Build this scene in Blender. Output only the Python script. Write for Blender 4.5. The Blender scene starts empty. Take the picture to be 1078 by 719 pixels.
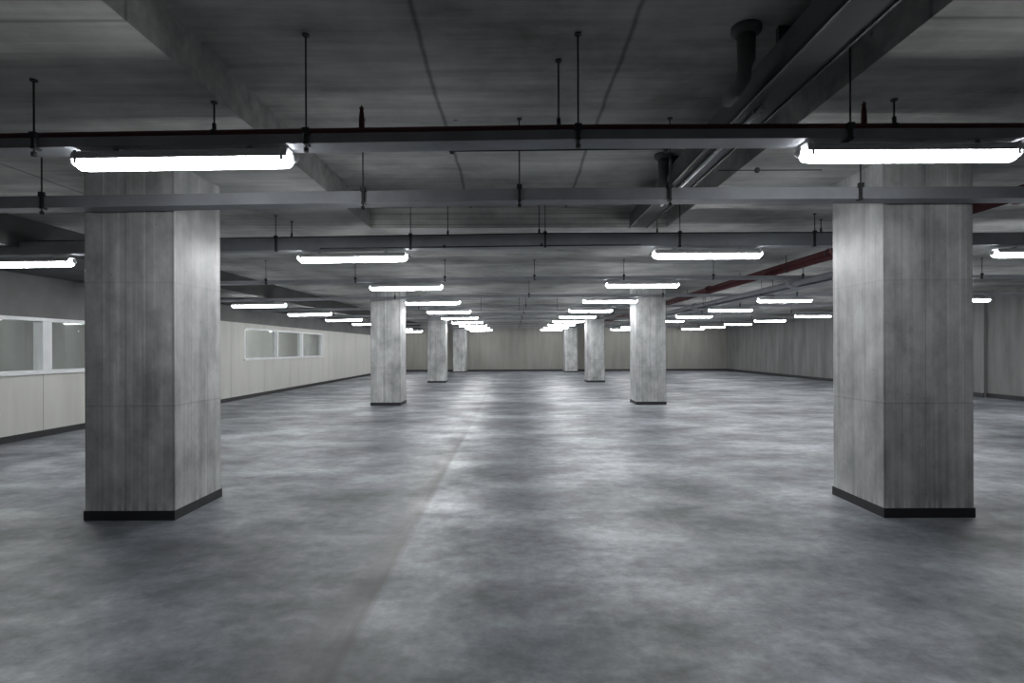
import bpy, bmesh, math, random
from mathutils import Vector, Matrix
random.seed(7)
S = bpy.context.scene
COL = S.collection
CAM_Z = 1.52
F = 590.0

# ------------------------------------------------------------------ materials
def new_mat(name):
    m = bpy.data.materials.new(name); m.use_nodes = True
    nt = m.node_tree
    return m, nt, nt.nodes['Principled BSDF']

def nd(nt, t, **kw):
    n = nt.nodes.new(t)
    for k, v in kw.items():
        setattr(n, k, v)
    return n

def lk(nt, a, b): nt.links.new(a, b)

def coords(nt, scale, rnd=False):
    tc = nd(nt, 'ShaderNodeTexCoord')
    mp = nd(nt, 'ShaderNodeMapping'); mp.inputs['Scale'].default_value = scale
    if rnd:
        oi = nd(nt, 'ShaderNodeObjectInfo')
        ml = nd(nt, 'ShaderNodeVectorMath', operation='MULTIPLY_ADD')
        cb = nd(nt, 'ShaderNodeCombineXYZ')
        for k in range(3): lk(nt, oi.outputs['Random'], cb.inputs[k])
        lk(nt, cb.outputs[0], ml.inputs[0]); ml.inputs[1].default_value = (17.3, 11.1, 5.7)
        lk(nt, tc.outputs['Object'], ml.inputs[2])
        lk(nt, ml.outputs[0], mp.inputs['Vector'])
    else:
        lk(nt, tc.outputs['Object'], mp.inputs['Vector'])
    return mp.outputs[0], tc

def noise(nt, vec, scale, detail=6, rough=.6):
    n = nd(nt, 'ShaderNodeTexNoise'); n.inputs['Scale'].default_value = scale
    n.inputs['Detail'].default_value = detail; n.inputs['Roughness'].default_value = rough
    lk(nt, vec, n.inputs['Vector']); return n.outputs['Fac']

def ramp(nt, fac, stops):
    r = nd(nt, 'ShaderNodeValToRGB')
    el = r.color_ramp.elements
    while len(el) < len(stops): el.new(.5)
    for e, (p, c) in zip(el, stops):
        e.position = p
        e.color = (c, c, c, 1) if isinstance(c, (int, float)) else (*c, 1)
    lk(nt, fac, r.inputs[0]); return r.outputs['Color']

def mixc(nt, kind, fac, a, b):
    m = nd(nt, 'ShaderNodeMix', data_type='RGBA', blend_type=kind)
    if isinstance(fac, (int, float)): m.inputs[0].default_value = fac
    else: lk(nt, fac, m.inputs[0])
    for sock, v in ((m.inputs[6], a), (m.inputs[7], b)):
        if isinstance(v, tuple): sock.default_value = (*v, 1)
        else: lk(nt, v, sock)
    return m.outputs[2]

def math_(nt, op, a, b=None, clamp=False):
    m = nd(nt, 'ShaderNodeMath', operation=op, use_clamp=clamp)
    for i, v in enumerate((a, b)):
        if v is None: continue
        if isinstance(v, (int, float)): m.inputs[i].default_value = v
        else: lk(nt, v, m.inputs[i])
    return m.outputs[0]

def sep(nt, tc):
    s = nd(nt, 'ShaderNodeSeparateXYZ'); lk(nt, tc.outputs['Object'], s.inputs[0]); return s.outputs

def line_mask(nt, coord, pos, halfw):
    """1 on a line at coord = pos, 0 away from it"""
    d = math_(nt, 'ABSOLUTE', math_(nt, 'SUBTRACT', coord, pos))
    return math_(nt, 'SUBTRACT', 1.0, math_(nt, 'DIVIDE', d, halfw), clamp=True)

def bump(nt, bsdf, h, strength, dist=.02):
    b = nd(nt, 'ShaderNodeBump'); b.inputs['Strength'].default_value = strength
    b.inputs['Distance'].default_value = dist
    lk(nt, h, b.inputs['Height']); lk(nt, b.outputs[0], bsdf.inputs['Normal'])

def mat_pillar():
    m, nt, b = new_mat('board_marked_concrete')
    v1, tc = coords(nt, (5.5, 5.5, .5), True)
    v2, _ = coords(nt, (1.25, 1.25, .8), True)
    v3, _ = coords(nt, (26, 26, .22), True)
    v4, _ = coords(nt, (4, 4, 2.6), True)
    streak = noise(nt, v1, 1.0, 4, .55)
    fine = noise(nt, v3, 1.0, 2, .5)
    blot = noise(nt, v2, 2.0, 8, .66)
    patch = noise(nt, v4, 1.0, 6, .65)
    c = ramp(nt, streak, [(.32, (.45, .458, .46)), (.5, (.53, .535, .535)), (.70, (.62, .622, .618))])
    c = mixc(nt, 'MULTIPLY', .85, c, ramp(nt, blot, [(.3, .52), (.5, .90), (.66, 1.18)]))
    c = mixc(nt, 'MULTIPLY', .7, c, ramp(nt, patch, [(.3, .62), (.5, .97), (.68, 1.18)]))
    c = mixc(nt, 'MULTIPLY', .5, c, ramp(nt, fine, [(.3, .7), (.45, 1.0), (.6, 1.0), (.68, 1.45)]))
    X_, Y_, Z_ = sep(nt, tc)
    ax = math_(nt, 'ABSOLUTE', X_)
    corner = math_(nt, 'MULTIPLY', line_mask(nt, ax, .40, .020), line_mask(nt, Y_, 0.0, .022))
    c = mixc(nt, 'MULTIPLY', math_(nt, 'MULTIPLY', corner, .75), c, (.25, .25, .25))
    for p, k_ in ((-.03, .5), (.16, .3), (-.24, .25)):
        c = mixc(nt, 'MULTIPLY', math_(nt, 'MULTIPLY', line_mask(nt, X_, p, .010), k_), c, (.3, .3, .3))
        c = mixc(nt, 'MIX', math_(nt, 'MULTIPLY', line_mask(nt, X_, p + .05, .012), k_ * .35), c, (.75, .75, .73))
    for p, k_ in ((.27, .35), (.55, .25)):
        c = mixc(nt, 'MULTIPLY', math_(nt, 'MULTIPLY', line_mask(nt, Y_, p, .009), k_), c, (.35, .35, .35))
    # lime runs just above the skirting
    low = math_(nt, 'MULTIPLY', math_(nt, 'SUBTRACT', 1.0, math_(nt, 'DIVIDE', math_(nt, 'SUBTRACT', Z_, .085), .11), clamp=True), ramp(nt, fine, [(.5, 0.0), (.6, 1.0)]))
    c = mixc(nt, 'MIX', math_(nt, 'MULTIPLY', low, .6), c, (.74, .74, .71))
    # formwork joints around the shaft
    z = sep(nt, tc)[2]
    for zz, k in ((1.02, .35), (2.12, .22)):
        c = mixc(nt, 'MULTIPLY', math_(nt, 'MULTIPLY', line_mask(nt, z, zz, .012), k), c, (.35, .35, .35))
        c = mixc(nt, 'MIX', math_(nt, 'MULTIPLY', line_mask(nt, z, zz + .02, .014), k * .5), c, (.55, .55, .53))
    # bug holes
    vo = nd(nt, 'ShaderNodeTexVoronoi'); vo.inputs['Scale'].default_value = 7
    lk(nt, v2, vo.inputs['Vector'])
    hole = ramp(nt, vo.outputs['Distance'], [(.035, .35), (.075, 1.0)])
    c = mixc(nt, 'MULTIPLY', .6, c, hole)
    lk(nt, c, b.inputs['Base Color']); b.inputs['Roughness'].default_value = .46
    b.inputs['Specular IOR Level'].default_value = .5
    bump(nt, b, math_(nt, 'ADD', streak, math_(nt, 'MULTIPLY', fine, .5)), .25, .02)
    return m

def mat_ceiling():
    m, nt, b = new_mat('slab_concrete')
    v1, tc = coords(nt, (.35, 4.5, 4.5))
    v2, _ = coords(nt, (1, 1, 1))
    st = noise(nt, v1, 1.6, 6, .65)
    bl = noise(nt, v2, .75, 7, .62)
    c = ramp(nt, st, [(.3, (.30, .30, .290)), (.5, (.40, .40, .388)), (.7, (.50, .50, .485))])
    c = mixc(nt, 'MULTIPLY', .9, c, ramp(nt, bl, [(.32, .45), (.5, .92), (.66, 1.3)]))
    X, Y, Z = sep(nt, tc)
    wob = math_(nt, 'MULTIPLY', math_(nt, 'SUBTRACT', noise(nt, v2, 1.5, 2), .5), .06)
    xw = math_(nt, 'ADD', X, wob)
    for p in (-.58, .74, -4.6, 5.4):
        c = mixc(nt, 'MULTIPLY', math_(nt, 'MULTIPLY', line_mask(nt, xw, p, .026), math_(nt, 'MULTIPLY', math_(nt, 'LESS_THAN', Y, 7.79), .8)), c, (.22, .22, .22))
    for p in (2.86, 9.6, 12.4, 15.2, 18.0, 22, 26):
        c = mixc(nt, 'MULTIPLY', math_(nt, 'MULTIPLY', line_mask(nt, Y, p, .022), .6), c, (.3, .3, .3))
    for p in (3.25, 3.33, 3.40):
        c = mixc(nt, 'MULTIPLY', math_(nt, 'MULTIPLY', line_mask(nt, Z, p, .012), math_(nt, 'MULTIPLY', math_(nt, 'GREATER_THAN', Y, 7.75), .6)), c, (.3, .3, .3))
    vo = nd(nt, 'ShaderNodeTexVoronoi'); vo.inputs['Scale'].default_value = 1.3
    lk(nt, v2, vo.inputs['Vector'])
    c = mixc(nt, 'MULTIPLY', .8, c, ramp(nt, vo.outputs['Distance'], [(.02, .3), (.04, 1.0)]))
    lk(nt, c, b.inputs['Base Color']); b.inputs['Roughness'].default_value = .85
    b.inputs['Specular IOR Level'].default_value = .25
    bump(nt, b, st, .2, .02)
    return m

def mat_floor():
    m, nt, b = new_mat('polished_concrete_floor')
    v0, tc = coords(nt, (1, 1, 1))
    v1, _ = coords(nt, (.7, 1.0, 1))
    big = noise(nt, v1, .38, 5, .55)
    mid = noise(nt, v1, 1.25, 9, .68)
    fin = noise(nt, v0, 8.5, 10, .74)
    c = ramp(nt, big, [(.38, (.135, .145, .163)), (.5, (.215, .229, .252)), (.61, (.34, .358, .388))])
    c = mixc(nt, 'MULTIPLY', .95, c, ramp(nt, mid, [(.35, .46), (.5, .92), (.65, 1.5)]))
    c = mixc(nt, 'MULTIPLY', .85, c, ramp(nt, fin, [(.3, .58), (.5, 1.0), (.7, 1.45)]))
    # worn drainage strip running away from the camera, the pour on its left a shade darker
    X, Y, Z = sep(nt, tc)
    vs, _ = coords(nt, (11, .9, 1))
    sn = noise(nt, vs, 1.0, 6, .65)
    xw = math_(nt, 'ADD', X, math_(nt, 'MULTIPLY', math_(nt, 'SUBTRACT', noise(nt, v0, .8, 3), .5), .06))
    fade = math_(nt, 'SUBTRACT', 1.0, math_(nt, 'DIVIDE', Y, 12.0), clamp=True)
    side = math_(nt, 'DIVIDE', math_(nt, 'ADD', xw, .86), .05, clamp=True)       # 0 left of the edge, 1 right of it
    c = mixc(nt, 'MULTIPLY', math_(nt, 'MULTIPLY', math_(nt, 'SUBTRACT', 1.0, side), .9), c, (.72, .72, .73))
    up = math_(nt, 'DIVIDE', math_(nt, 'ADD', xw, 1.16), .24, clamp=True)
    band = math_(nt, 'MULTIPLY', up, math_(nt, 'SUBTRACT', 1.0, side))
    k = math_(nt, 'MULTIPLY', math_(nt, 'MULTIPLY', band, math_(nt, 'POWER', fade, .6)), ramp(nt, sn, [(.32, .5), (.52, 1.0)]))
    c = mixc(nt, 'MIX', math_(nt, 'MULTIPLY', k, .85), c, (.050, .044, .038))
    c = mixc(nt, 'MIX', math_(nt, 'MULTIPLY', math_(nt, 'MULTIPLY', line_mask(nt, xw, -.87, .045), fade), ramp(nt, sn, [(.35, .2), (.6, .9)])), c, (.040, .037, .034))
    lk(nt, c, b.inputs['Base Color'])
    r = ramp(nt, mid, [(.36, .56), (.64, .36)])
    lk(nt, r, b.inputs['Roughness'])
    b.inputs['Specular IOR Level'].default_value = .55
    bump(nt, b, math_(nt, 'ADD', mid, math_(nt, 'MULTIPLY', fin, .4)), .08, .02)
    return m

def mat_panel(name, col, axis, pitch, dark=.55, streak=.25):
    m, nt, b = new_mat(name)
    v0, tc = coords(nt, (3.2, 3.2, .4))
    n = noise(nt, v0, 1.0, 5, .6)
    c = mixc(nt, 'MULTIPLY', streak * 2, col, ramp(nt, n, [(.3, .6), (.5, .95), (.7, 1.2)]))
    co = sep(nt, tc)[axis]
    fr = math_(nt, 'FRACT', math_(nt, 'DIVIDE', co, pitch))
    ln = line_mask(nt, fr, .5, .012 / pitch * 1.0)
    c = mixc(nt, 'MULTIPLY', math_(nt, 'MULTIPLY', ln, dark), c, (.25, .25, .25))
    lk(nt, c, b.inputs['Base Color']); b.inputs['Roughness'].default_value = .7
    b.inputs['Specular IOR Level'].default_value = .3
    return m

def mat_plain(name, col, rough=.5, metal=0.0, var=.3, scale=6, spec=.5):
    m, nt, b = new_mat(name)
    v, _ = coords(nt, (1, 1, 1))
    n = noise(nt, v, scale, 4)
    c = mixc(nt, 'MULTIPLY', var * 2, col, ramp(nt, n, [(.3, .65), (.7, 1.15)]))
    lk(nt, c, b.inputs['Base Color']); b.inputs['Roughness'].default_value = rough
    b.inputs['Metallic'].default_value = metal
    b.inputs['Specular IOR Level'].default_value = spec
    return m

def mat_lamp(name, col, strength):
    m, nt, b = new_mat(name)
    b.inputs['Base Color'].default_value = (.8, .8, .8, 1)
    b.inputs['Emission Color'].default_value = (*col, 1)
    b.inputs['Emission Strength'].default_value = strength
    return m

def mat_glass():
    m = bpy.data.materials.new('window_glass'); m.use_nodes = True
    nt = m.node_tree; nt.nodes.clear()
    o = nd(nt, 'ShaderNodeOutputMaterial'); mx = nd(nt, 'ShaderNodeMixShader')
    tr = nd(nt, 'ShaderNodeBsdfTransparent'); gl = nd(nt, 'ShaderNodeBsdfGlossy'); fr = nd(nt, 'ShaderNodeLayerWeight')
    tr.inputs[0].default_value = (.86, .88, .87, 1); gl.inputs['Roughness'].default_value = .015
    fr.inputs['Blend'].default_value = .5
    fz = math_(nt, 'ADD', math_(nt, 'MULTIPLY', math_(nt, 'POWER', fr.outputs['Facing'], 3.5), .8), .05)
    lk(nt, fz, mx.inputs[0]); lk(nt, tr.outputs[0], mx.inputs[1]); lk(nt, gl.outputs[0], mx.inputs[2])
    lk(nt, mx.outputs[0], o.inputs[0]); return m

M = dict(
    pillar=mat_pillar(), ceiling=mat_ceiling(), floor=mat_floor(),
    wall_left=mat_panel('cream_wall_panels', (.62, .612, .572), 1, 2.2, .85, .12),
    wall_back=mat_panel('beige_wall_boards', (.265, .256, .238), 0, 1.25, .35, .22),
    wall_right=mat_panel('grey_concrete_panels', (.215, .215, .213), 1, 2.3, .5, .4),
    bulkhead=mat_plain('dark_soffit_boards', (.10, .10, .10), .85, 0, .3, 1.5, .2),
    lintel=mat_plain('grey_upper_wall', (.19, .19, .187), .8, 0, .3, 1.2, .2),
    drain=mat_plain('dark_cast_iron', (.11, .11, .11), .8, 0, .3, 8),
    skirting=mat_plain('dark_rubber_skirting', (.022, .022, .026), .55, 0, .3, 5),
    steel=mat_plain('galvanised_steel', (.30, .31, .335), .6, .1, .3, 3),
    steel_dark=mat_plain('dull_dark_steel', (.035, .036, .04), .6, .3, .3, 6),
    pale_steel=mat_plain('bright_steel', (.62, .63, .64), .4, .2, .15, 6),
    red=mat_plain('red_pipe_paint', (.085, .012, .016), .6, 0, .3, 5),
    white=mat_plain('white_enamel', (.55, .56, .57), .45, 0, .1, 5),
    frame=mat_plain('pale_aluminium', (.76, .77, .78), .45, .1, .12, 5),
    clear=mat_plain('translucent_end_plastic', (.72, .73, .74), .3, 0, .1, 5),
    lamp=mat_lamp('lit_diffuser', (.97, .99, 1.0), 16.0),
    lamp_dim=mat_lamp('lit_dim_diffuser', (.97, .99, 1.0), 10.0),  # weaker emission on the two front lights, darkens the near pillars and floor
    glass=mat_glass(),
    trunking=mat_plain('matt_grey_paint', (.11, .113, .12), .85, 0, .25, 3, .2),
    room=mat_panel('pale_room_wall', (.66, .66, .64), 1, 1.2, .4, .12),
)

# ------------------------------------------------------------------ mesh helpers
def box(bm, x0, x1, y0, y1, z0, z1, mi=0, bevel=0):
    r = bmesh.ops.create_cube(bm, size=1.0)
    vs = r['verts']
    for v in vs:
        v.co = Vector(((x0 + x1) / 2 + v.co.x * (x1 - x0), (y0 + y1) / 2 + v.co.y * (y1 - y0), (z0 + z1) / 2 + v.co.z * (z1 - z0)))
    fs = {f for v in vs for f in v.link_faces}
    for f in fs: f.material_index = mi
    if bevel:
        es = list({e for v in vs for e in v.link_edges})
        bmesh.ops.bevel(bm, geom=es, offset=bevel, segments=2, affect='EDGES', profile=.5)

def tube(bm, pts, r, seg=10, caps=True):
    """a round bar along the points"""
    pts = [Vector(p) for p in pts]
    rings = []
    for i, p in enumerate(pts):
        d = (pts[min(i + 1, len(pts) - 1)] - pts[max(i - 1, 0)]).normalized()
        up = Vector((0, 0, 1)) if abs(d.z) < .9 else Vector((1, 0, 0))
        a = d.cross(up).normalized(); b = a.cross(d).normalized()
        rr = r[i] if isinstance(r, (list, tuple)) else r
        rings.append([bm.verts.new(p + (a * math.cos(t) + b * math.sin(t)) * rr) for t in [2 * math.pi * k / seg for k in range(seg)]])
    for A, B in zip(rings, rings[1:]):
        for k in range(seg):
            f = bm.faces.new((A[k], A[(k + 1) % seg], B[(k + 1) % seg], B[k])); f.smooth = True
    if caps:
        bm.faces.new(list(reversed(rings[0]))); bm.faces.new(rings[-1])

def sweep(bm, prof, path):
    """a closed (y, z) profile carried along a list of (x, dz)"""
    rings = [[bm.verts.new((x, y, z + dz)) for (y, z) in prof] for (x, dz) in path]
    n = len(prof)
    for A, B in zip(rings, rings[1:]):
        for k in range(n):
            bm.faces.new((A[k], A[(k + 1) % n], B[(k + 1) % n], B[k]))
    bm.faces.new(rings[0]); bm.faces.new(list(reversed(rings[-1])))

def obj(name, bm, mats, parent=None, loc=None):
    bmesh.ops.recalc_face_normals(bm, faces=bm.faces)
    me = bpy.data.meshes.new(name); bm.to_mesh(me); bm.free()
    for mt in (mats if isinstance(mats, (list, tuple)) else [mats]): me.materials.append(mt)
    o = bpy.data.objects.new(name, me); COL.objects.link(o)
    if parent: o.parent = parent
    if loc: o.location = loc
    return o

def thing(name, label, cat, loc=(0, 0, 0), group=None):
    o = bpy.data.objects.new(name, None); COL.objects.link(o)
    o.empty_display_size = .1
    o.location = loc; tag(o, label, cat, group); return o

def tag(o, label, cat, group=None):
    o['label'] = label; o['category'] = cat; o['kind'] = 'thing'
    if group: o['group'] = group
    return o

def struct(name, bm, mats, parent=None):
    o = obj(name, bm, mats, parent)
    if parent is None: o['kind'] = 'structure'
    return o

def dup(root, loc, label, group=None, rot=None):
    r = root.copy(); COL.objects.link(r); r.location = loc; r['label'] = label
    if group: r['group'] = group
    if rot is not None: r.rotation_euler = rot
    for ch in list(root.children):
        c = ch.copy(); COL.objects.link(c); c.parent = r
        for g in list(ch.children):
            d = g.copy(); COL.objects.link(d); d.parent = c
    return r

NB = lambda: bmesh.new()
ORD = ['', 'first', 'second', 'third', 'fourth', 'fifth', 'sixth', 'seventh', 'eighth', 'ninth', 'tenth']

# ------------------------------------------------------------------ the shell
WL, WR, WB, WF = -8.3, 14.3, 37.5, -5.0
ZH, ZL = CAM_Z + 1.955, CAM_Z + 1.68           # raised coffer and the slab around it
CX0, CX1, CY1 = -1.97, 2.14, 7.8
SOFFIT = CAM_Z + 1.30
BULK = -6.2

def ceil_z(x, y):
    if x < BULK: return SOFFIT
    return ZH if (CX0 < x < CX1 and y < CY1) else ZL

bm = NB(); box(bm, -13.0, WR + .3, WF - .3, WB + .3, -.2, 0); struct('floor', bm, M['floor'])
bm = NB()
TOP = ZH + .25
box(bm, CX0, CX1, WF, CY1, ZH, TOP); struct('ceiling', bm, M['ceiling'])
for nm, b in (('ceiling_left', (WL - .2, CX0, WF, CY1)), ('ceiling_right', (CX1, WR + .2, WF, CY1)), ('ceiling_rear', (WL - .2, WR + .2, CY1, WB + .2))):
    bm = NB(); box(bm, *b, ZL, TOP); struct(nm, bm, M['ceiling'])
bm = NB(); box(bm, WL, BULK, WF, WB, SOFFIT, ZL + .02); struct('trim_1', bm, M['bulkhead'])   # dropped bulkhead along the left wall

# left wall with two window openings
WT = .16
W1 = (5.2, 13.4, 1.12, 2.09)
W2 = (17.3, 24.5, 1.20, 2.20)
PALE = 2.34
bm = NB()
x0, x1 = WL - WT, WL
def wall_piece(y0, y1, z0, z1):
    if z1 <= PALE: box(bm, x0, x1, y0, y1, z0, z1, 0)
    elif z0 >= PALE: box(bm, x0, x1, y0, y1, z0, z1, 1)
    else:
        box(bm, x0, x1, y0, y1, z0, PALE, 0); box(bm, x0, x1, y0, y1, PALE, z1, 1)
edges = [(WF, W1[0], None), (W1[0], W1[1], W1), (W1[1], W2[0], None), (W2[0], W2[1], W2), (W2[1], WB, None)]
for y0, y1, w in edges:
    if w is None: wall_piece(y0, y1, 0, ZL)
    else:
        wall_piece(y0, y1, 0, w[2])
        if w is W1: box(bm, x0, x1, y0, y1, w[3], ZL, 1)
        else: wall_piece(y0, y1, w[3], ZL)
struct('wall_left', bm, [M['wall_left'], M['lintel']])

bm = NB(); box(bm, WL - WT - 4, WR + .2, WB, WB + .2, 0, TOP); struct('wall_back', bm, M['wall_back'])
bm = NB(); box(bm, WR, WR + .2, WF, WB, 0, ZL + .1)
box(bm, WR - .10, WR, 16.9, 18.0, 0, ZL + .05)           # shallow pier
struct('wall_right', bm, M['wall_right'])
bm = NB(); box(bm, WL - WT - 4, WR + .2, WF - .2, WF, 0, TOP); struct('wall_front', bm, M['wall_right'])
# the room seen through the left windows
bm = NB(); box(bm, -12.2, -12.0, WF, WB, 0, 2.9); struct('wall_room', bm, M['room'])
bm = NB(); box(bm, -12.2, WL - WT, WF, WB, 2.75, 2.9); struct('ceiling_room', bm, M['ceiling'])
bm = NB(); box(bm, -12.0, WL - WT, 14.4, 14.55, 0, 2.75); struct('wall_room_divider', bm, M['room'])
# skirtings
bm = NB(); box(bm, WL, WL + .022, WF, WB, 0, .11); struct('baseboard_left', bm, M['skirting'])
bm = NB(); box(bm, WL, WR, WB - .022, WB, 0, .13); struct('baseboard_back', bm, M['skirting'])
bm = NB(); box(bm, WR - .022, WR, WF, 16.9, 0, .13); box(bm, WR - .022, WR, 18.0, WB, 0, .13)
box(bm, WR - .122, WR - .10, 16.9, 18.0, 0, .13)
struct('baseboard_right', bm, M['skirting'])

def window(name, w, posts, pw, top=.07):
    y0, y1, z0, z1 = w
    bm = NB(); fx0, fx1 = WL - WT, WL + .012
    box(bm, fx0, fx1, y0, y1, z0, z0 + .05); box(bm, fx0, fx1, y0, y1, z1 - top, z1)
    ys = [y0 + .035] + posts + [y1 - .035]
    for y in (ys[0], ys[-1]): box(bm, fx0, fx1, y - .035, y + .035, z0, z1)
    f = struct(name, bm, M['frame']); f['kind'] = 'structure'
    for p in posts:
        b = NB(); box(b, fx0 + .003, fx1 + .003, p - pw, p + pw, z0 + .05, z1 - top, bevel=.006); obj('mullion', b, M['frame'], f)
    for a, c in zip(ys, ys[1:]):
        b = NB(); box(b, WL - .085, WL - .079, a + .02, c - .02, z0 + .04, z1 - top + .01); obj('pane', b, M['glass'], f)
    b = NB(); box(b, WL + .001, WL + .03, y0 - .02, y1 + .02, z0 - .02, z0 + .006); obj('window_sill', b, M['frame'], f)
    return f
window('window_1', W1, [9.98], .10, .06)
window('window_2', W2, [19.75, 22.1], .05, .05)

# ------------------------------------------------------------------ pillars
PW, PD = .80, .80
def pillar_mesh(d):
    bm = NB(); box(bm, -PW / 2, PW / 2, 0, d, 0, ZL - .001)
    es = [e for e in bm.edges if abs(e.verts[0].co.z - e.verts[1].co.z) > 1]
    bmesh.ops.bevel(bm, geom=es, offset=.007, segments=1, affect='EDGES')
    return bm
def pillar(x, y, d, label, group='square concrete pillars'):
    o = obj('concrete_pillar', pillar_mesh(d), M['pillar'], None, (x, y, 0)); tag(o, label, 'pillar', group)
    b = NB(); t = .007
    box(b, -PW / 2 - t, PW / 2 + t, -t, 0.002, 0, .085); box(b, -PW / 2 - t, PW / 2 + t, d - .002, d + t, 0, .085)
    box(b, -PW / 2 - t, -PW / 2 + .002, 0, d, 0, .085); box(b, PW / 2 - .002, PW / 2 + t, 0, d, 0, .085)
    s = obj('base_skirting', b, M['skirting'], o); s['label'] = 'black skirting strip around the foot'
    return o
PXL, PXR = -3.425, 3.71
names = ['nearest', 'second', 'third', 'farthest']
for i in range(4):
    y = 5.0 + 10.05 * i if i < 3 else 35.7
    d = PD if i < 3 else WB - y - .02
    for side, x in (('left', PXL), ('right', PXR)):
        if i == 0: lab = f'large grey concrete pillar nearest the camera on the {side} side of the aisle'
        elif i == 3: lab = f'small grey concrete pillar against the far wall on the {side} side'
        else: lab = f'grey concrete pillar, {names[i]} one back on the {side} side of the aisle'
        pillar(x, y, d, lab)

# ------------------------------------------------------------------ fluorescent lights
LY = 3.55
LZ = CAM_Z + 1.228
LL = 1.40
def sag(x): return -.012 * max(0.0, .4 - x)
def make_light():
    t = thing('fluorescent_light', '', 'light')
    h = LL / 2
    # housing: shallow white trough over the diffuser
    bm = NB()
    sweep(bm, [(-.068, -.022), (-.066, .010), (-.056, .026), (-.03, .036), (.03, .036), (.056, .026), (.066, .010), (.068, -.022), (.062, -.022), (.060, 0), (-.060, 0), (-.062, -.022)], [(-h + .03, 0), (h - .03, 0)])
    obj('housing', bm, M['white'], t)
    # diffuser: rounded trough with tapered ends
    bm = NB()
    prof = [(-.056, -.002), (-.060, -.026), (-.054, -.052), (-.036, -.070), (-.014, -.078), (.014, -.078), (.036, -.070), (.054, -.052), (.060, -.026), (.056, -.002)]
    rings = []
    for x, s in ((-h + .012, .55), (-h + .045, .95), (-h + .09, 1), (h - .09, 1), (h - .045, .95), (h - .012, .55)):
        rings.append([bm.verts.new((x, y * s, z * s if z < 0 else z)) for y, z in prof])
    n = len(prof)
    for A, B in zip(rings, rings[1:]):
        for k in range(n): bm.faces.new((A[k], A[(k + 1) % n], B[(k + 1) % n], B[k]))
    bm.faces.new(rings[0]); bm.faces.new(list(reversed(rings[-1])))
    obj('diffuser', bm, M['lamp'], t)
    for s in (-1, 1):
        bm = NB(); tube(bm, [(s * (h - .014), 0, -.015), (s * (h + .006), 0, -.012), (s * (h + .016), 0, -.01)], [.034, .030, .018], 12)
        obj('end_cap', bm, M['clear'], t)
        for q in (-1, 1):
            bm = NB(); box(bm, s * (h - .06) - .009, s * (h - .06) + .009, min(q * .067, q * .074), max(q * .067, q * .074), -.05, .03, bevel=.002)
            obj('clip', bm, M['pale_steel'], t)
        bm = NB(); box(bm, s * .42 - .02, s * .42 + .02, -.02, .02, .034, .0535)
        obj('mounting_bracket', bm, M['steel'], t)
    return t
light0 = make_light()
def set_lamp(root, mat):
    # the diffuser gets a mesh copy of its own and another lamp material
    for c in root.children:
        if c.name.startswith('diffuser'):
            c.data = c.data.copy(); c.data.materials[0] = mat
first = True
rows = [(-6.42, range(2, 11), 'row beside the left wall', 'lights in the row beside the left wall'),
        (-2.02, range(1, 11), 'row left of the central aisle', 'lights in the row left of the aisle'),
        (2.46, range(1, 11), 'row right of the central aisle', 'lights in the row right of the aisle'),
        (6.88, range(2, 11), 'first row beyond the right pillars', 'lights in the first row beyond the right pillars'),
        (11.4, range(2, 11), 'row nearest the right wall', 'lights in the row nearest the right wall')]
for x, ns, where, grp in rows:
    for n in ns:
        y = LY * n
        xx = x + (.17 if n == 2 and x < -6 else 0) - (.11 if n == 2 and x == 6.88 else 0) - (.055 if (n == 1 and x == -2.02) else 0) + (.05 if (n == 1 and x == 2.46) else 0)
        lab = f'lit white fluorescent light, {ORD[n]} from the camera in the {where}'
        loc = (xx, y, LZ + sag(xx) + {1: .022, 2: -.02}.get(n, -.005)); rot = (0, -.012 if xx < 0 else 0, 0)
        if first:
            light0.location = loc; light0.rotation_euler = rot; light0['label'] = lab; light0['group'] = grp; first = False
        else:
            lt = dup(light0, loc, lab, grp, rot)
            if n == 1: set_lamp(lt, M['lamp_dim'])

# ------------------------------------------------------------------ trays across the ceiling
RODX = [-2.97 + 1.69 * k for k in range(-2, 10)]
def rod_bm(x, y, z0, z1, r=.007):
    b = NB(); tube(b, [(x, y, z0), (x, y, z1)], r, 8)
    tube(b, [(x, y, z1 - .010), (x, y, z1)], .022, 10)
    return b
def cable_tray(y, zb, h, w, label, rods, rod_r, x0=WL + .02, x1=WR - .02, clamp=True):
    t = thing('cable_tray', label, 'cable tray', (0, y, 0), 'cable trays across the ceiling')
    path = [(x0, sag(x0)), (.4, 0), (x1, 0)]
    a = w / 2
    bm = NB()
    sweep(bm, [(-a, zb), (-a, zb + h), (-a + .012, zb + h), (-a + .012, zb + .012), (a - .012, zb + .012), (a - .012, zb + h), (a, zb + h), (a, zb)], path)
    obj('channel', bm, M['steel'], t)
    for x in rods:
        c = ceil_z(x, y)
        zt = zb + sag(x)
        if c - zt - h < .05: continue
        drop = .06 if y < 5 and not 1.7 < x < 3.3 else .016
        r = obj('hanger_rod', rod_bm(x, -a - .012, zt - drop, c, rod_r), M['steel_dark'], t)
        if clamp:
            b = NB()
            box(b, x - .022, x + .022, -a - .03, -a + .002, zt + h - .01, zt + h + .03, bevel=.004)
            box(b, x - .010, x + .010, -a - .024, -a - .002, zt - .010, zt + h)
            box(b, x - .014, x + .014, -a - .026, -a + .03, zt - .014, zt - .002)
            tube(b, [(x, -a - .012, zt - drop), (x, -a - .012, zt - drop + .025)], .016, 8)
            obj('clamp', b, M['steel_dark'], r)
    return t
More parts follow.
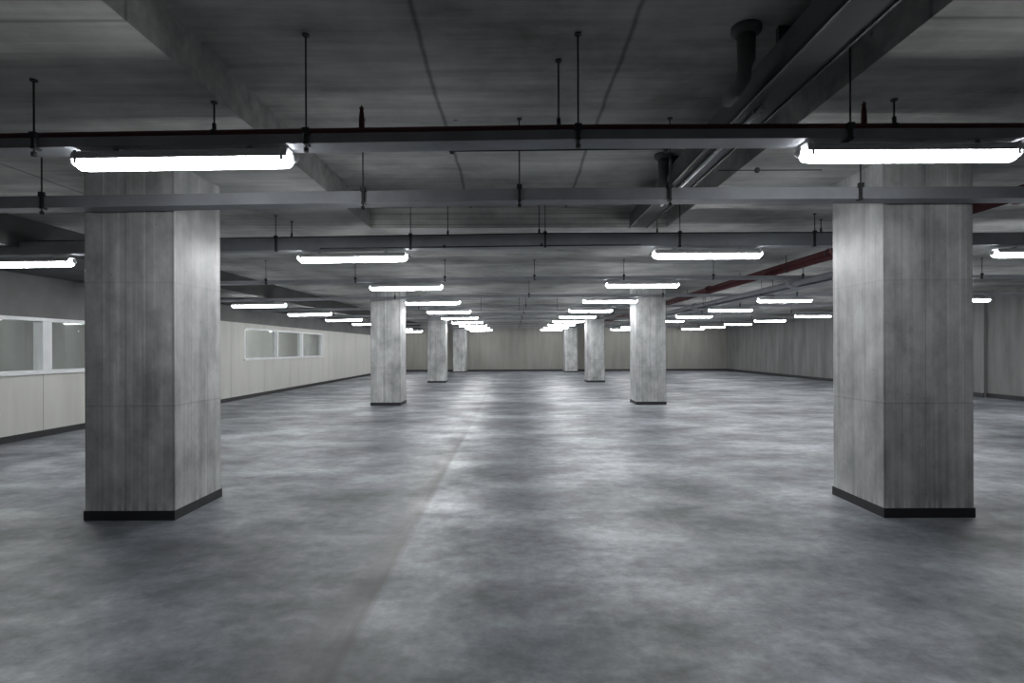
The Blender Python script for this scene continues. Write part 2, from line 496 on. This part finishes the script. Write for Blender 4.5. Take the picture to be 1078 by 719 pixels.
for n in range(1, 11):
    rods = RODX if n <= 3 else RODX[::2]
    cable_tray(LY * n + .03, CAM_Z + (1.285 if n == 2 else 1.305), (.155 if n == 2 else .06), .175, f'grey steel cable tray carrying the {ORD[n]} row of lights from the camera', rods, .0055)
cable_tray(4.86, CAM_Z + 1.268, .10, .17, 'grey steel cable tray crossing just in front of the two nearest pillars',
           [-4.0, -1.27, .06, 1.34, 2.96, 5.2, 7.4], .006)

# sprinkler pipes behind the first two light trays
def sprinkler_pipe(y, z, r, label, rods, heads, xe=WR - .1, mk='red'):
    t = thing('sprinkler_pipe', label, 'pipe', (0, y, 0))
    bm = NB(); xs = [WL + .1, .4, xe]
    tube(bm, [(x, 0, z + sag(x)) for x in xs], r, 12)
    obj('pipe', bm, M[mk], t)
    for x in rods:
        zz = z + sag(x); c = ceil_z(x, y)
        if c - zz < .1: continue
        b = rod_bm(x, 0, zz + r, c, .006)
        tube(b, [(x, 0, zz + r - .005), (x, 0, zz + r + .045)], .014, 8)
        h_ = obj('hanger_rod', b, M['steel_dark'], t)
        b = NB()
        tube(b, [(x - .012, 0, zz), (x + .012, 0, zz)], r + .006, 12); obj('pipe_clip', b, M['steel_dark'], h_)
    for x in heads:
        zz = z + sag(x) + r
        b = NB()
        tube(b, [(x, 0, zz - .01), (x, 0, zz + .05), (x, 0, zz + .09), (x, 0, zz + .13), (x, 0, zz + .15)], [.020, .019, .016, .010, .005], 10)
        tube(b, [(x, 0, zz + .128), (x, 0, zz + .134)], .017, 12)
        s = obj('sprinkler_head', b, M['red'], t); s['label'] = 'dark red upright sprinkler head'
    return t
sprinkler_pipe(3.80, CAM_Z + 1.482, .035, 'thin red sprinkler pipe running behind the first cable tray',
               [-5.4, -2.02, .315, 2.59, 4.9, 7.4], [-1.02, 2.385])
sprinkler_pipe(7.36, CAM_Z + 1.485, .035, 'dark pipe running behind the second row of lights',
               [-4.6, -2.9, -.85, .35, 1.9, 4.05], [], 4.55, 'steel_dark')

# conduits below the trays, with black junction boxes
def conduit(y, z, x0, x1, boxes, label, r=.006):
    t = thing('hanging_conduit', label, 'conduit', (0, y, 0), 'thin conduits under the trays')
    bm = NB(); tube(bm, [(x0, 0, z + sag(x0)), (x1, 0, z + sag(x1))], r, 8); obj('tube', bm, M['steel_dark'], t)
    for x in boxes:
        b = NB(); tube(b, [(x - .016, 0, z + sag(x)), (x - .01, 0, z + sag(x)), (x + .01, 0, z + sag(x)), (x + .016, 0, z + sag(x))], [.014, .021, .021, .014], 10)
        obj('junction_box', b, M['steel_dark'], t)
    return t
conduit(3.72, CAM_Z + 1.323, -.42, 1.04, [-.40, 1.02], 'thin dark conduit with two black junction boxes under the first cable tray')
conduit(4.35, CAM_Z + 1.378, 1.6, 2.4, [1.90], 'short thin dark conduit beside the left end of the right front light', .004)
conduit(6.98, CAM_Z + 1.29, -2.4, 1.6, [-.85, .36], 'thin dark conduit with black boxes across below the second tray', .008)

t = thing('pale_conduit', 'thin pale conduit across the aisle between the fifth pair of lights', 'conduit', (0, 17.6, CAM_Z + 1.17))
bm = NB(); tube(bm, [(-1.3, 0, 0), (1.75, 0, 0)], .018, 8); obj('tube', bm, M['pale_steel'], t)
for x in (-1.0, .2, 1.4):
    b = NB(); tube(b, [(x, 0, .015), (x, 0, ZL - CAM_Z - 1.17)], .006, 8); obj('hanger_rod', b, M['steel_dark'], t)

# ------------------------------------------------------------------ services running away from the camera
# rectangular trunking along the raised part of the ceiling
t = thing('cable_trunking', 'long grey rectangular trunking running away along the raised ceiling', 'trunking', (1.60, 0, CAM_Z + 1.65))
bm = NB(); y0, y1, w, h = -1.0, 7.66, .23, .19
sw = [(0, 0), (0, h), (w, h), (w, 0)]
box(bm, 0, w, y0, y1, 0, h); obj('casing', bm, M['trunking'], t)
bm = NB(); box(bm, -.012, .004, y0, y1, -.014, .014); obj('edge_lip', bm, M['steel_dark'], t)
bm = NB(); box(bm, w - .004, w + .012, y0, y1, -.014, .014); obj('edge_lip', bm, M['steel_dark'], t)
for yy in (1.1, 3.42, 5.71, 7.3):
    b = NB(); box(b, .02, w - .02, yy - .02, yy + .02, h - .002, ZH - CAM_Z - 1.65); obj('support_bracket', b, M['steel_dark'], t)
t = thing('glint_tube', 'pale tube standing in for the glint along the underside of the ceiling trunking', 'conduit', (1.70, 0, CAM_Z + 1.630))  # pale tube shaped as the glint on the trunking's lower edge
bm = NB(); tube(bm, [(0, 3.8, 0), (0, 6.4, 0)], .016, 10); obj('tube', bm, M['pale_steel'], t)
for yy in (3.9, 4.7, 5.5, 6.2):
    b = NB(); box(b, -.024, .024, yy - .012, yy + .012, -.008, .0195); obj('saddle', b, M['steel'], t)

def drain(x, y, label):
    t = thing('ceiling_drain', label, 'drain', (x, y, ZH), 'dark drain outlets under the raised ceiling')
    b = NB(); tube(b, [(0, 0, 0), (0, 0, -.03), (0, 0, -.05)], [.09, .09, .065], 20); obj('flange', b, M['drain'], t)
    b = NB(); tube(b, [(0, 0, -.04), (0, 0, -.2), (.0, .05, -.28), (.0, .14, -.31), (0, .3, -.315)], [.055, .052, .05, .046, .046], 16); obj('pipe', b, M['drain'], t)
    return t
drain(1.43, 3.42, 'dark ceiling drain outlet beside the trunking, nearest the camera')
drain(1.525, 5.66, 'dark ceiling drain outlet beside the trunking, between the first two cable trays')

# red fire main on the right with couplings
def long_pipe(name, x, z, r, y0, y1, mat, label, cat, couplings=(), rods=(), group=None):
    t = thing(name, label, cat, (x, 0, z), group)
    bm = NB(); tube(bm, [(0, y0, 0), (0, y1, 0)], r, 14); obj('pipe', bm, mat, t)
    for y in couplings:
        b = NB(); tube(b, [(0, y - .07, 0), (0, y - .055, 0), (0, y + .055, 0), (0, y + .07, 0)], [r + .012, r + .036, r + .036, r + .012], 14)
        box(b, -r - .055, -r - .01, y - .04, y + .04, -.025, .025); box(b, r + .01, r + .055, y - .04, y + .04, -.025, .025)
        obj('coupling', b, mat, t)
    for y in rods:
        c = ceil_z(x, y) - z
        b = NB(); tube(b, [(0, y, r), (0, y, c)], .007, 8); tube(b, [(0, y - .014, 0), (0, y + .014, 0)], r + .008, 14); obj('hanger_rod', b, M['steel_dark'], t)
    return t
t = long_pipe('fire_main_pipe', 5.07, CAM_Z + 1.52, .055, 4.2, 33.0, M['red'],
          'thick dark red fire pipe running away past the right pillars', 'pipe', (5.6, 8.75, 14.5, 20.5), (6.4, 9.0, 12.5, 17.0, 22))
b = NB(); tube(b, [(0, 8.75, 0), (.55, 8.75, .02), (1.4, 8.75, .02)], .05, 12); obj('branch_pipe', b, M['red'], t)
long_pipe('sprinkler_branch_pipe', 4.98, CAM_Z + 1.405, .034, 7.6, 30, M['red'],
          'thin red pipe running beside the thick fire pipe on the right', 'pipe', (11.0, 18.0), (10.2, 16))
long_pipe('grey_service_pipe', 5.25, CAM_Z + 1.20, .05, 7.5, 32, M['steel'],
          'grey service pipe hung below the red fire pipe on the right', 'pipe', (10.5, 16.2), (9.1, 15.3))
t = thing('wide_cable_tray', 'wide grey cable tray running away beyond the right pillars', 'cable tray', (5.75, 0, CAM_Z + 1.22))
bm = NB(); box(bm, 0, .30, 8.2, 34, 0, .012); box(bm, 0, .012, 8.2, 34, 0, .06); box(bm, .288, .30, 8.2, 34, 0, .06); obj('channel', bm, M['steel'], t)
for y in (9.4, 13, 17, 22, 28):
    b = NB()
    for xx in (.02, .28): tube(b, [(xx, y, .0), (xx, y, ZL - CAM_Z - 1.22)], .006, 8)
    box(b, -.02, .32, y - .015, y + .015, -.02, -.001); obj('hanger', b, M['steel_dark'], t)

# ------------------------------------------------------------------ unseen lights added to brighten the side room
def room_fill_light(x, y, label):
    dup(light0, (x, y, 2.66), label, 'unseen lights added inside the side room', (0, 0, math.pi / 2))
for y, w in ((6.8, 'behind the first pane of the near left window'), (9.0, 'behind the thick post of the near left window'), (11.5, 'behind the second pane of the near left window'), (18.5, 'behind the first pane of the far left window'), (23.0, 'behind the last pane of the far left window'), (20.7, 'behind the middle pane of the far left window'), (25.5, 'just past the far left window'), (28.5, 'further along past the far left window'), (33.0, 'at the far end of the room')):
    room_fill_light(-10.4, y, f'unseen fluorescent light added to brighten the side room {w}')

# ------------------------------------------------------------------ world, camera, colour
w = bpy.data.worlds.new('World'); S.world = w; w.use_nodes = True
w.node_tree.nodes['Background'].inputs[0].default_value = (.02, .02, .02, 1)
cam = bpy.data.cameras.new('camera'); co = bpy.data.objects.new('camera', cam); COL.objects.link(co)
co.location = (0, 0, CAM_Z); co.rotation_euler = (math.radians(90), math.radians(.2), 0)
cam.sensor_width = 36; cam.lens = F / 1078 * 36
cam.shift_y = 7.5 / 1078; cam.shift_x = -1 / 1078
cam.clip_start = .05; cam.clip_end = 200
S.camera = co
S.view_settings.view_transform = 'Standard'; S.view_settings.look = 'None'
S.view_settings.exposure = 1.82; S.view_settings.gamma = 1; S.view_settings.use_curve_mapping = False
